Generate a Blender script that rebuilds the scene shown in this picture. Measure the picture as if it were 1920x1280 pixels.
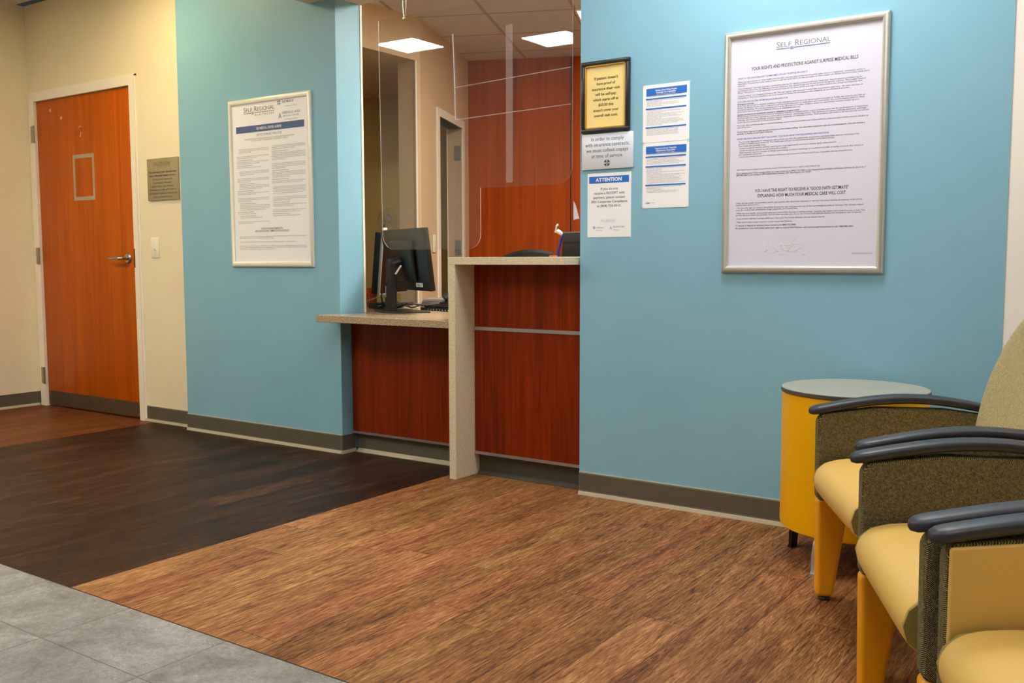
import bpy, bmesh, math, random
from mathutils import Vector, Matrix
for o in list(bpy.data.objects): bpy.data.objects.remove(o)
random.seed(7)
S = bpy.context.scene
COL = S.collection
# ---------------------------------------------------------------- camera
def make_camera():
    yaw, pit, roll = [math.radians(a) for a in (34.776, 4.914, -0.153)]
    f = Vector((-math.sin(yaw)*math.cos(pit), math.cos(yaw)*math.cos(pit), -math.sin(pit)))
    r = Vector((math.cos(yaw), math.sin(yaw), 0)); u = r.cross(f)
    r2 = r*math.cos(roll) + u*math.sin(roll); u2 = -r*math.sin(roll) + u*math.cos(roll)
    cd = bpy.data.cameras.new('camera'); co = bpy.data.objects.new('camera', cd); COL.objects.link(co)
    M = Matrix((r2, u2, -f)).transposed().to_4x4(); M.translation = Vector((0, 0, 1.075))
    co.matrix_world = M
    cd.sensor_width = 36; cd.sensor_fit = 'HORIZONTAL'; cd.lens = 1803.3/1920*36; cd.clip_start = 0.02
    S.camera = co
make_camera()
# ---------------------------------------------------------------- world, exposure
w = bpy.data.worlds.new('world'); S.world = w; w.use_nodes = True
w.node_tree.nodes['Background'].inputs[0].default_value = (1, 0.93, 0.82, 1)
w.node_tree.nodes['Background'].inputs[1].default_value = 0.03
S.view_settings.view_transform = 'Standard'; S.view_settings.look = 'None'
S.view_settings.gamma = 1; S.view_settings.use_curve_mapping = False
S.view_settings.exposure = 0.06
# ceiling lights: x, y, rotation, power, colour, size x, size y, height
CEIL = 2.9
LAMPS = [
 (-1.25, 3.12, 0, 29.0, (1.0, 0.98, 0.96), .58, .58, 'square lit ceiling troffer close to the blue wall with the large poster'),
 (-2.60, 1.75, 0, 9.0, (1.0, 0.98, 0.96), .58, 1.17, 'long lit ceiling troffer in front of the reception desk'),
 (-5.50, 1.40, 0, 72.0, (1.0, 0.92, 0.72), .40, .40, 'small warm lit ceiling troffer toward the orange wooden door'),
 (-4.35, 0.88, 0, 44.0, (1.0, 0.98, 0.94), .42, .40, 'small lit ceiling troffer over the dark floor band'),
 (-0.5, 0.7, 0, 10.0, (1.0, 0.98, 0.96), .58, 1.17, 'long lit ceiling troffer above the waiting chairs'),
 (-2.75, -1.2, 0, 5.0, (1.0, 0.98, 0.95), .58, 1.17, 'long lit ceiling troffer over the grey tiled floor'),
 (-5.15, 3.15, 0, 66.0, (1.0, 0.80, 0.40), .24, .24, 'small warm downlight close to the wall between plaque and narrow poster'),
 (0.35, 3.25, 0, 14.0, (1.0, 0.97, 0.93), .40, .40, 'small lit ceiling troffer in the cream corner beyond the chairs'),  # fill light added to brighten the cream wall strip
]
# ---------------------------------------------------------------- helpers
def lin(c):
    return tuple(((v/255)/12.92 if v/255 <= .04045 else ((v/255+.055)/1.055)**2.4) for v in c)
def rgba(c): return lin(c) + (1,)
MATS = {}
class N:
    def __init__(s, name):
        s.m = bpy.data.materials.new(name); s.m.use_nodes = True; s.t = s.m.node_tree
        s.b = s.t.nodes['Principled BSDF']; s.out = s.t.nodes['Material Output']; MATS[name] = s.m
    def n(s, typ, **k):
        nd = s.t.nodes.new(typ)
        for a, v in k.items(): setattr(nd, a, v)
        return nd
    def l(s, a, b): s.t.links.new(a, b)
    def coord(s, scale=(1, 1, 1), rot=(0, 0, 0), loc=(0, 0, 0), src='Object'):
        tc = s.n('ShaderNodeTexCoord'); mp = s.n('ShaderNodeMapping')
        mp.inputs['Scale'].default_value = scale; mp.inputs['Rotation'].default_value = rot; mp.inputs['Location'].default_value = loc
        s.l(tc.outputs[src], mp.inputs[0]); return mp.outputs[0]
    def noise(s, vec, scale, detail=4, rough=.55, dist=0):
        nd = s.n('ShaderNodeTexNoise'); nd.inputs['Scale'].default_value = scale; nd.inputs['Detail'].default_value = detail
        nd.inputs['Roughness'].default_value = rough; nd.inputs['Distortion'].default_value = dist
        s.l(vec, nd.inputs['Vector']); return nd.outputs['Fac']
    def ramp(s, fac, stops, interp='LINEAR'):
        r = s.n('ShaderNodeValToRGB'); r.color_ramp.interpolation = interp
        e = r.color_ramp.elements
        while len(e) < len(stops): e.new(.5)
        for i, (p, c) in enumerate(stops):
            e[i].position = p; e[i].color = c if len(c) == 4 else tuple(c)+(1,)
        s.l(fac, r.inputs[0]); return r.outputs[0]
    def mix(s, fac, a, b, mode='MIX'):
        m = s.n('ShaderNodeMix', data_type='RGBA', blend_type=mode)
        for i, v in ((0, fac), (6, a), (7, b)):
            if hasattr(v, 'is_linked') or hasattr(v, 'links'): s.l(v, m.inputs[i])
            else: m.inputs[i].default_value = v
        return m.outputs[2]
    def math(s, op, a, b=0, c=0):
        m = s.n('ShaderNodeMath', operation=op)
        for i, v in enumerate((a, b, c)):
            if hasattr(v, 'links'): s.l(v, m.inputs[i])
            else: m.inputs[i].default_value = v
        return m.outputs[0]
    def bump(s, h, strength, dist=.01):
        b = s.n('ShaderNodeBump'); b.inputs['Strength'].default_value = strength; b.inputs['Distance'].default_value = dist
        s.l(h, b.inputs['Height']); s.l(b.outputs[0], s.b.inputs['Normal'])
    def set(s, col=None, rough=None, metal=None, spec=None, coat=None):
        if col is not None:
            if hasattr(col, 'links'): s.l(col, s.b.inputs['Base Color'])
            else: s.b.inputs['Base Color'].default_value = rgba(col)
        if rough is not None: s.b.inputs['Roughness'].default_value = rough
        if metal is not None: s.b.inputs['Metallic'].default_value = metal
        if spec is not None: s.b.inputs['Specular IOR Level'].default_value = spec
        if coat is not None: s.b.inputs['Coat Weight'].default_value = coat
        return s.m
def plain(name, col, rough=.5, metal=0, var=.04, scale=30, bump=0, spec=.5):
    k = N(name); v = k.coord(); f = k.noise(v, scale)
    a = lin(col); c1 = tuple(min(1, x*(1-var)) for x in a); c2 = tuple(min(1, x*(1+var)) for x in a)
    c = k.ramp(f, [(.3, c1), (.7, c2)]); k.set(c, rough, metal, spec)
    if bump: k.bump(k.noise(v, scale*8), bump, .002)
    return k.m
def wood(name, light, dark, rough=.35, gs=1.0, fine=.5, coat=0, axis='Z', spec=.18):
    k = N(name); sc = {'Z': (14, 14, .55), 'X': (.55, 14, 14), 'Y': (14, .55, 14)}[axis]
    v = k.coord(tuple(x*gs for x in sc)); n1 = k.noise(v, 1.0, 6, .6, 1.2)
    sc2 = {'Z': (160, 160, 3), 'X': (3, 160, 160), 'Y': (160, 3, 160)}[axis]
    n2 = k.noise(k.coord(sc2), 1, 3, .6)
    f = k.math('MULTIPLY_ADD', n2, fine*.5, k.math('MULTIPLY', n1, 1-fine*.5))
    c = k.ramp(f, [(.32, lin(dark)), (.62, lin(light))]); k.set(c, rough, spec=spec, coat=coat); k.bump(n2, .05, .001)
    return k.m
class MB:
    """collects shapes into one mesh"""
    def __init__(s): s.bm = bmesh.new()
    def box(s, x0, x1, y0, y1, z0, z1, bevel=0, seg=2, M=None):
        x0, x1 = sorted((x0, x1)); y0, y1 = sorted((y0, y1)); z0, z1 = sorted((z0, z1))
        vs = [s.bm.verts.new((x, y, z)) for x in (x0, x1) for y in (y0, y1) for z in (z0, z1)]
        F = [s.bm.faces.new([vs[i] for i in q]) for q in ((0, 1, 3, 2), (4, 6, 7, 5), (0, 4, 5, 1), (2, 3, 7, 6), (0, 2, 6, 4), (1, 5, 7, 3))]
        new = vs
        if bevel:
            es = list({e for f in F for e in f.edges})
            r = bmesh.ops.bevel(s.bm, geom=es, offset=bevel, segments=seg, affect='EDGES', profile=.5)
            new = list({v for f in r['faces'] for v in f.verts} | {v for v in vs if v.is_valid})
        if M: bmesh.ops.transform(s.bm, matrix=M, verts=new)
        return s
    def prism(s, pts, plane, a, b, M=None):
        """polygon pts extruded from a to b; plane 'xz' extrudes along y, 'xy' along z, 'yz' along x"""
        def P(p, t): return {'xz': (p[0], t, p[1]), 'xy': (p[0], p[1], t), 'yz': (t, p[0], p[1])}[plane]
        A = [s.bm.verts.new(P(p, a)) for p in pts]; B = [s.bm.verts.new(P(p, b)) for p in pts]
        s.bm.faces.new(A); s.bm.faces.new(B[::-1]); n = len(pts)
        for i in range(n): s.bm.faces.new((A[i], B[i], B[(i+1) % n], A[(i+1) % n]))
        if M: bmesh.ops.transform(s.bm, matrix=M, verts=A+B)
        return s
    def tube(s, pts, r, n=10, closed=False, flat=1.0):
        pts = [Vector(p) for p in pts]; rings = []; up = Vector((0, 0, 1))
        for i, p in enumerate(pts):
            if closed: t = pts[(i+1) % len(pts)] - pts[i-1]
            else: t = pts[min(i+1, len(pts)-1)] - pts[max(i-1, 0)]
            t.normalize(); a = t.cross(up)
            if a.length < 1e-3: a = t.cross(Vector((0, 1, 0)))
            a.normalize(); b = a.cross(t)
            rr = r[i] if isinstance(r, (list, tuple)) else r
            rings.append([s.bm.verts.new(p + a*rr*math.cos(2*math.pi*k/n) + b*rr*flat*math.sin(2*math.pi*k/n)) for k in range(n)])
        m = len(rings)
        for i in range(m if closed else m-1):
            A, B = rings[i], rings[(i+1) % m]
            for k in range(n): s.bm.faces.new((A[k], A[(k+1) % n], B[(k+1) % n], B[k]))
        if not closed: s.bm.faces.new(rings[0][::-1]); s.bm.faces.new(rings[-1])
        return s
    def loft(s, rings, cap=True, closed=True):
        R = [[s.bm.verts.new(p) for p in r] for r in rings]; n = len(R[0])
        for A, B in zip(R, R[1:]):
            for k in range(n if closed else n-1): s.bm.faces.new((A[k], A[(k+1) % n], B[(k+1) % n], B[k]))
        if cap: s.bm.faces.new(R[0][::-1]); s.bm.faces.new(R[-1])
        return s
    def lathe(s, prof, n=32, c=(0, 0), M=None):
        rings = [[(c[0]+r*math.cos(2*math.pi*k/n), c[1]+r*math.sin(2*math.pi*k/n), z) for k in range(n)] for r, z in prof]
        before = set(s.bm.verts); s.loft(rings)
        if M: bmesh.ops.transform(s.bm, matrix=M, verts=[v for v in s.bm.verts if v not in before])
        return s
    def build(s, name, mat, parent=None, smooth=30, sub=0):
        me = bpy.data.meshes.new(name); bmesh.ops.recalc_face_normals(s.bm, faces=s.bm.faces)
        s.bm.to_mesh(me); s.bm.free()
        for m in (mat if isinstance(mat, list) else [mat]): me.materials.append(m)
        o = bpy.data.objects.new(name, me); COL.objects.link(o)
        if smooth:
            for p in me.polygons: p.use_smooth = True
            me.set_sharp_from_angle(angle=math.radians(smooth))
        if sub:
            md = o.modifiers.new('sub', 'SUBSURF'); md.levels = sub; md.render_levels = sub
        if parent: o.parent = parent; o.matrix_parent_inverse = parent.matrix_world.inverted() if False else Matrix()
        return o
def B(*a, **k): return MB().box(*a, **k)
def thing(name, label, cat, loc=(0, 0, 0), rz=0, group=None):
    o = bpy.data.objects.new(name, None); COL.objects.link(o); o.location = loc; o.rotation_euler = (0, 0, rz)
    o.empty_display_size = .05; return tag(o, label, cat, group)
def tag(o, label, cat, group=None, kind=None):
    o['label'] = label; o['category'] = cat
    if group: o['group'] = group
    if kind: o['kind'] = kind
    return o
def struct(o): o['kind'] = 'structure'; return o
def arc(cx, cy, r, a0, a1, n=8):
    return [(cx+r*math.cos(math.radians(a0+(a1-a0)*i/n)), cy+r*math.sin(math.radians(a0+(a1-a0)*i/n))) for i in range(n+1)]
# text set into a mesh; coordinates on the page: x right, z up, facing -y
def text_into(mb, txt, x, z, size, align='LEFT', y=0, width=None, box=None, bold=0, lead=1.0, sx=1.0, space=1.0):
    cu = bpy.data.curves.new('t', 'FONT'); cu.body = txt; cu.size = size; cu.align_x = align; cu.resolution_u = 2
    cu.offset = bold*size; cu.space_line = lead; cu.space_character = space
    if box: cu.text_boxes[0].width = box
    o = bpy.data.objects.new('t', cu); COL.objects.link(o)
    dg = bpy.context.evaluated_depsgraph_get(); dg.update(); me = bpy.data.meshes.new_from_object(o.evaluated_get(dg))
    xs = [v.co.x for v in me.vertices] or [0]
    k = sx
    if width: k = width/max(1e-6, max(xs)-min(xs))
    ymin = min([v.co.y for v in me.vertices] or [0])
    off = len(mb.bm.verts); vs = []
    for v in me.vertices: vs.append(mb.bm.verts.new((x + v.co.x*k, y, z + v.co.y)))
    for p in me.polygons:
        try: mb.bm.faces.new([vs[i] for i in p.vertices])
        except ValueError: pass
    bpy.data.objects.remove(o); bpy.data.curves.remove(cu); bpy.data.meshes.remove(me)
    return z + ymin
# ---------------------------------------------------------------- materials
k = N('blue_paint'); v = k.coord(); f = k.noise(v, 2.5, 5); c = k.ramp(f, [(.3, lin((134, 186, 208))), (.7, lin((139, 191, 213)))])
k.set(c, .45, spec=.4); k.bump(k.noise(v, 260, 3), .12, .002)
def paint(name, col, rough=.55):
    k = N(name); v = k.coord(); f = k.noise(v, 2, 4); a = lin(col)
    k.set(k.ramp(f, [(.3, tuple(x*.97 for x in a)), (.7, tuple(min(1, x*1.03) for x in a))]), rough, spec=.35); k.bump(k.noise(v, 240, 3), .1, .002); return k.m
paint('beige_paint', (243, 230, 200)); paint('cream_paint', (252, 246, 236)); paint('tan_paint', (214, 186, 148))
paint('olive_paint', (168, 148, 88)); paint('white_trim', (248, 240, 224), .35)
paint('soffit_paint', (226, 205, 178))
def ceiling_mat(name, rot, ox, oy, pitch=.6066):
    k = N(name); v = k.coord(rot=(0, 0, rot)); sp = k.n('ShaderNodeSeparateXYZ'); k.l(v, sp.inputs[0])
    def line(o, off): 
        a = k.math('DIVIDE', k.math('SUBTRACT', o, off), pitch); fr = k.math('FRACT', k.math('ADD', a, 100.5)); d = k.math('ABSOLUTE', k.math('SUBTRACT', fr, .5))
        return k.math('LESS_THAN', d, .021)
    g = k.math('MAXIMUM', line(sp.outputs[0], ox), line(sp.outputs[1], oy))
    sp2 = k.noise(k.coord(), 160, 2); tile = k.ramp(sp2, [(.35, lin((200, 194, 184))), (.45, lin((228, 222, 214)))])
    k.set(k.mix(g, tile, rgba((190, 170, 148))), .85); return k.m
ceiling_mat('lobby_ceiling', 0, -2.45, 1.05)
th = math.radians(23.7)
# office grid: p axis (.916,.402) offset -.860 ; d axis (-.402,.916) offset 6.611
ceiling_mat('office_ceiling', -th, -.860, 6.611)
# floor: planks along y, dark band, grey tile in front of the planks
k = N('floor_material'); v = k.coord(); sp = k.n('ShaderNodeSeparateXYZ'); k.l(v, sp.inputs[0]); X, Y = sp.outputs[0], sp.outputs[1]
PW, PL = .152, 1.22
row = k.math('FLOOR', k.math('DIVIDE', k.math('ADD', X, 2.96+PW*60), PW))
wn = k.n('ShaderNodeTexWhiteNoise', noise_dimensions='1D'); k.l(row, wn.inputs['W'])
yo = k.math('DIVIDE', k.math('ADD', k.math('ADD', Y, 40), k.math('MULTIPLY', wn.outputs['Value'], PL)), PL)
pid = k.math('FLOOR', yo)
cb = k.n('ShaderNodeCombineXYZ'); k.l(row, cb.inputs[0]); k.l(pid, cb.inputs[1])
wn2 = k.n('ShaderNodeTexWhiteNoise', noise_dimensions='2D'); k.l(cb.outputs[0], wn2.inputs['Vector'])
# grain, offset per plank
cb2 = k.n('ShaderNodeCombineXYZ'); k.l(k.math('MULTIPLY', wn2.outputs['Value'], 37), cb2.inputs[2]); k.l(k.math('MULTIPLY', wn2.outputs['Value'], 11), cb2.inputs[1])
va = k.n('ShaderNodeVectorMath', operation='ADD'); k.l(v, va.inputs[0]); k.l(cb2.outputs[0], va.inputs[1])
def mp(scale):
    m = k.n('ShaderNodeMapping'); m.inputs['Scale'].default_value = scale; k.l(va.outputs[0], m.inputs[0]); return m.outputs[0]
g1 = k.noise(mp((9, 1.6, 1)), 1, 5, .6, 1.2); g2 = k.noise(mp((190, 13, 1)), 1, 4, .65, 1.2); g3 = k.noise(mp((60, 5, 1)), 1, 5, .65, 3.0)
gg = k.math('ADD', k.math('MULTIPLY', g1, .26), k.math('ADD', k.math('MULTIPLY', g2, .42), k.math('MULTIPLY', g3, .32)))
lightc = k.ramp(gg, [(.38, lin((62, 36, 24))), (.455, lin((124, 82, 55))), (.53, lin((160, 114, 78))), (.62, lin((204, 162, 120)))])
tint = k.ramp(wn2.outputs['Value'], [(0, lin((246, 226, 206))), (.35, lin((250, 238, 214))), (.7, lin((236, 232, 200))), (1, lin((236, 216, 196)))])
lightc = k.mix(1.0, lightc, tint, 'MULTIPLY')
darkc = k.ramp(gg, [(.38, lin((16, 9, 7))), (.46, lin((38, 24, 18))), (.54, lin((66, 43, 29))), (.62, lin((118, 76, 44)))])
darkt = k.ramp(wn2.outputs['Value'], [(0, lin((188, 184, 190))), (1, lin((255, 250, 245)))])
darkc = k.mix(1.0, darkc, darkt, 'MULTIPLY')
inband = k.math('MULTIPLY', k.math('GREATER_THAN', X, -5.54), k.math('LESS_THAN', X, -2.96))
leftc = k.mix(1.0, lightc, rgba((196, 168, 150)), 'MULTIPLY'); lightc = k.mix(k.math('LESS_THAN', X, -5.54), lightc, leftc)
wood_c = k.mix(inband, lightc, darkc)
fx = k.math('FRACT', k.math('DIVIDE', k.math('ADD', X, 2.96+PW*60), PW)); fy = k.math('FRACT', yo)
seam = k.math('MAXIMUM', k.math('MAXIMUM', k.math('LESS_THAN', fx, .010), k.math('GREATER_THAN', fx, .990)), k.math('LESS_THAN', fy, .0022))
wood_c = k.mix(k.math('MULTIPLY', seam, .6), wood_c, rgba((30, 18, 12)))
# tiles
TX, TY = .458, .290
ax = k.math('FRACT', k.math('DIVIDE', k.math('ADD', X, 2.17+TX*50), TX)); ay = k.math('FRACT', k.math('DIVIDE', k.math('ADD', Y, -1.711+TY*50), TY))
# alternate tile courses: narrow then wide
tl = k.math('MAXIMUM', k.math('MAXIMUM', k.math('LESS_THAN', ax, .004), k.math('GREATER_THAN', ax, .996)), k.math('MAXIMUM', k.math('LESS_THAN', ay, .006), k.math('GREATER_THAN', ay, .994)))
t1 = k.noise(v, 5, 8, .65, .8); t2 = k.noise(v, 45, 6, .7, 1.0); t3 = k.noise(k.coord((30, 30, 1)), 1, 3, .5, 6)
tt = k.math('ADD', k.math('MULTIPLY', t1, .5), k.math('ADD', k.math('MULTIPLY', t2, .3), k.math('MULTIPLY', t3, .2)))
tile = k.ramp(tt, [(.36, lin((104, 101, 95))), (.5, lin((136, 134, 128))), (.64, lin((172, 170, 166)))])
tile = k.mix(k.math('MULTIPLY', tl, .75), tile, rgba((80, 74, 66)))
istile = k.math('LESS_THAN', Y, 1.708); edge = k.math('MULTIPLY', istile, k.math('GREATER_THAN', Y, 1.703))
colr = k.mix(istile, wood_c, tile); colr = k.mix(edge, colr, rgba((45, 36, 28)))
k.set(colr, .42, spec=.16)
rr = k.math('ADD', k.math('MULTIPLY', gg, .25), .36); k.l(rr, k.b.inputs['Roughness'])
k.bump(k.mix(istile, gg, k.math('MULTIPLY', tt, .3)), .18, .003)

wood('door_wood', (204, 98, 6), (166, 74, 2), .38, .8, .5)
wood('desk_wood', (142, 48, 6), (92, 26, 2), .36, 1.6, .9)
wood('office_wood', (184, 80, 10), (140, 52, 4), .4, 1.0, .6)
plain('base_rubber', (94, 88, 74), .5, var=.06, scale=14); plain('base_toe', (186, 176, 150), .4, var=.05)  # base_toe: cream caulk line, and toe coloured lighter for the light it catches
plain('dark_base', (70, 68, 56), .5)
plain('steel', (176, 172, 160), .28, 1.0, var=.03); plain('kick_steel', (120, 106, 92), .42, .8, var=.08, scale=8)
plain('dark_metal', (48, 40, 34), .4, .6); plain('brushed_silver', (190, 192, 202), .3, .9)
plain('frame_silver', (206, 204, 194), .34, .55, var=.02); plain('frame_white', (244, 240, 226), .38, .2, var=.02)
plain('paper', (222, 221, 236), .5, var=.01, scale=4); plain('paper_left', (250, 250, 255), .5, var=.01, scale=4)
plain('sheet_white', (250, 250, 252), .5, var=.01, scale=4); plain('cream_card', (248, 222, 142), .5, var=.03, scale=8); plain('gold', (206, 160, 60), .3, .7); plain('black_frame', (30, 34, 36), .3)
plain('ink', (58, 58, 70), .6, var=0); plain('ink_grey', (122, 122, 130), .6, var=0); plain('ink_blue', (70, 120, 180), .6, var=0)
plain('ink_brown', (110, 100, 80), .6, var=0); plain('bar_blue', (30, 110, 205), .5, var=.02); plain('bar_slate', (76, 98, 150), .5, var=.02)
plain('ink_white', (250, 250, 250), .6, var=0); plain('ink_faint', (196, 196, 204), .6, var=0); plain('plaque_metal', (172, 160, 130), .42, .45, var=.04)
plain('plaque_white', (226, 232, 242), .4, .15, var=.02); plain('switch_white', (246, 240, 220), .3); plain('slot_dark', (70, 60, 50), .5)
plain('black_plastic', (12, 12, 13), .4); plain('dark_plastic', (32, 32, 34), .4); plain('black_soft', (14, 14, 15), .6); plain('tape_residue', (176, 164, 140), .5); plain('grey_plastic', (150, 145, 140), .4)
plain('screen_dark', (16, 12, 14), .2); plain('orange_pack', (240, 96, 10), .45, var=.15, scale=60); plain('blue_plastic', (40, 60, 190), .4)
plain('white_plastic', (240, 240, 238), .35); plain('red_brown', (140, 60, 40), .5); plain('green_leaf', (60, 90, 60), .5)
plain('armcap', (44, 47, 54), .42, var=.03, bump=.05); 
plain('table_top', (160, 160, 146), .4, var=.02); plain('table_edge', (82, 78, 62), .5)
wood('yellow_wood', (255, 194, 6), (252, 182, 4), .4, .5, .3); plain('leg_yellow', (246, 168, 14), .38, var=.02)
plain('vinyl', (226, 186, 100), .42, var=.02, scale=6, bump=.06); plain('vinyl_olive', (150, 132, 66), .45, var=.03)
# quartz
k = N('quartz'); v = k.coord(); f = k.noise(v, 240, 4, .7); k.set(k.ramp(f, [(.35, lin((204, 190, 158))), (.55, lin((228, 215, 182))), (.7, lin((238, 228, 200)))]), .25, spec=.5)
k = N('speckled_top'); v = k.coord(); f = k.noise(v, 150, 5, .75); k.set(k.ramp(f, [(.38, lin((128, 106, 78))), (.5, lin((176, 154, 122))), (.64, lin((212, 194, 160)))]), .22, spec=.5)
# woven cloth
def weave(name, base, thread, dark, sc=760, rot=(0, 0, 0)):
    k = N(name); v = k.coord(rot=rot); sp = k.n('ShaderNodeSeparateXYZ'); k.l(v, sp.inputs[0])
    q = k.math('ADD', sp.outputs[0], sp.outputs[1])
    a = k.math('SINE', k.math('MULTIPLY', q, sc*2)); b = k.math('SINE', k.math('MULTIPLY', sp.outputs[2], sc*2.3))
    h = k.math('MAXIMUM', a, b); prod = k.math('MULTIPLY', a, b)
    n = k.noise(v, 150, 3, .7); n2 = k.noise(v, 900, 2, .6)
    f = k.math('ADD', k.math('MULTIPLY', prod, .24), k.math('ADD', k.math('MULTIPLY', n, .30), k.math('MULTIPLY', n2, .70)))
    k.set(k.ramp(f, [(.34, lin(dark)), (.52, lin(base)), (.74, lin(thread))]), .9, spec=.15); k.bump(h, .35, .0012); return k.m
weave('woven_brown', (84, 72, 42), (206, 194, 146), (38, 30, 16)); weave('woven_light', (176, 164, 118), (232, 224, 178), (122, 104, 74), 620)
# acrylic
k = N('acrylic'); tr = k.n('ShaderNodeBsdfTransparent'); tr.inputs[0].default_value = (.96, .97, .97, 1); gl = k.n('ShaderNodeBsdfGlossy'); gl.inputs['Roughness'].default_value = .015
df = k.n('ShaderNodeBsdfDiffuse'); df.inputs[0].default_value = (.8, .78, .8, 1)
lw = k.n('ShaderNodeLayerWeight'); p5 = k.math('POWER', lw.outputs['Facing'], 4.0)
m1 = k.n('ShaderNodeMixShader'); m1.inputs[0].default_value = .012; k.l(tr.outputs[0], m1.inputs[1]); k.l(df.outputs[0], m1.inputs[2])  # faint diffuse veil mixed in, imitating the haze of the reflected lobby
m2 = k.n('ShaderNodeMixShader'); k.l(k.math('MULTIPLY_ADD', p5, .9, .045), m2.inputs[0]); k.l(m1.outputs[0], m2.inputs[1]); k.l(gl.outputs[0], m2.inputs[2]); k.l(m2.outputs[0], k.out.inputs[0])
k = N('acrylic_edge'); tr = k.n('ShaderNodeBsdfTransparent'); df = k.n('ShaderNodeBsdfPrincipled'); df.inputs[0].default_value = (.85, .83, .85, 1); df.inputs['Roughness'].default_value = .2
m1 = k.n('ShaderNodeMixShader'); m1.inputs[0].default_value = .34; k.l(tr.outputs[0], m1.inputs[1]); k.l(df.outputs[0], m1.inputs[2]); k.l(m1.outputs[0], k.out.inputs[0])
k = N('acrylic_strip'); tr = k.n('ShaderNodeBsdfTransparent'); df = k.n('ShaderNodeBsdfPrincipled'); df.inputs[0].default_value = (.8, .76, .76, 1); df.inputs['Roughness'].default_value = .2
m1 = k.n('ShaderNodeMixShader'); m1.inputs[0].default_value = .09; k.l(tr.outputs[0], m1.inputs[1]); k.l(df.outputs[0], m1.inputs[2]); k.l(m1.outputs[0], k.out.inputs[0])
def emit(name, col, st):
    k = N(name); e = k.n('ShaderNodeEmission'); e.inputs[0].default_value = tuple(col)+(1,); e.inputs[1].default_value = st; k.l(e.outputs[0], k.out.inputs[0]); return k.m
M = MATS
# ---------------------------------------------------------------- room shell
YR, YL, YB = 3.74, 3.79, 3.85
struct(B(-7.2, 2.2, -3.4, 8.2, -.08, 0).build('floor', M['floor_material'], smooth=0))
struct(B(-7.2, 2.2, -3.4, YL, CEIL, CEIL+.08).build('ceiling', M['lobby_ceiling'], smooth=0))
struct(B(-5.137, -3.777, YL, 3.98, 0, CEIL).build('wall_back_left', M['blue_paint'], smooth=0))
struct(B(-2.223, -.505, YR, 3.98, 0, CEIL).build('wall_back_right', M['blue_paint'], smooth=0))
struct(B(-.505, 2.1, 3.743, 3.98, 0, CEIL).build('wall_back_far_right', M['cream_paint'], smooth=0))
struct(B(-3.777, -2.223, YL, 3.98, 2.466, CEIL).build('wall_back_header', M['soffit_paint'], smooth=0))
struct(B(-3.982, -2.223, 3.40, YL, 2.463, CEIL).build('ceiling_soffit', M['soffit_paint'], smooth=0))
wb = MB(); wb.box(-6.965, -6.905, YB, 3.98, 0, CEIL).box(-5.69, -5.137, YB, 3.98, 0, CEIL).box(-6.905, -5.69, YB, 3.98, 2.24, CEIL)
struct(wb.build('wall_back_far_left', M['beige_paint'], smooth=0))
struct(B(-7.1, -6.965, -3.3, 3.98, 0, CEIL).build('wall_left', M['beige_paint'], smooth=0))
struct(B(-7.1, 2.1, -3.35, -3.2, 0, CEIL).build('wall_front', M['beige_paint'], smooth=0))
struct(B(2.0, 2.15, -3.3, 3.98, 0, CEIL).build('wall_right', M['cream_paint'], smooth=0))
# corner bead on the office side of the pier
struct(B(-3.782, -3.772, 3.976, 3.99, .777, 2.463).build('trim_1', M['white_trim'], smooth=0))
def baseboard(name, x0, x1, y, mat='base_rubber', h=.1016, ends=(0, 0)):
    """cove base along a wall face looking towards -y"""
    pr = [(y, 0), (y, h), (y-.004, h), (y-.006, h-.004), (y-.006, .022), (y-.009, .014), (y-.009, .013), (y-.008, 0)]
    o = MB().prism(pr, 'yz', x0, x1).build(name, M[mat], smooth=0); struct(o)
    t = [(y-.006, .019), (y-.0095, .015), (y-.013, .004), (y-.014, 0), (y-.008, 0)]
    MB().prism(t, 'yz', x0, x1).build('toe_strip', M['base_toe'] if mat == 'base_rubber' else M[mat], o, smooth=0)
    MB().box(x0, x1, y-.0055, y, h, h+.004).build('top_bead', M['base_toe'] if mat == 'base_rubber' else M[mat], o, smooth=0)
    return o
baseboard('baseboard_back_right', -2.223, -.505, YR)
baseboard('baseboard_back_far_right', -.505, 2.0, 3.743)
bl = baseboard('baseboard_back_left', -5.137, -3.777, YL)
MB().box(-3.777, -3.771, YL-.006, 3.885, 0, .1016).build('return_base', M['base_rubber'], bl, smooth=0)
MB().prism([(-3.771, .019), (-3.767, .015), (-3.763, .003), (-3.763, 0), (-3.771, 0)], 'xz', YL-.014, 3.885).build('return_toe', M['base_toe'], bl, smooth=0)
baseboard('baseboard_back_far_left', -5.655, -5.137, YB)
baseboard('baseboard_back_corner', -6.965, -6.935, YB)
o = MB().prism([(-6.965, 0), (-6.965, .1016), (-6.959, .1016), (-6.959, .02), (-6.953, .012), (-6.953, 0)], 'xz', -3.2, YB).build('baseboard_left', M['base_rubber'], smooth=0); struct(o)
MB().prism([(-6.953, .016), (-6.940, .002), (-6.940, 0), (-6.953, 0)], 'xz', -3.2, YB-.02).build('toe_strip', M['base_toe'], o, smooth=0)
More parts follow.
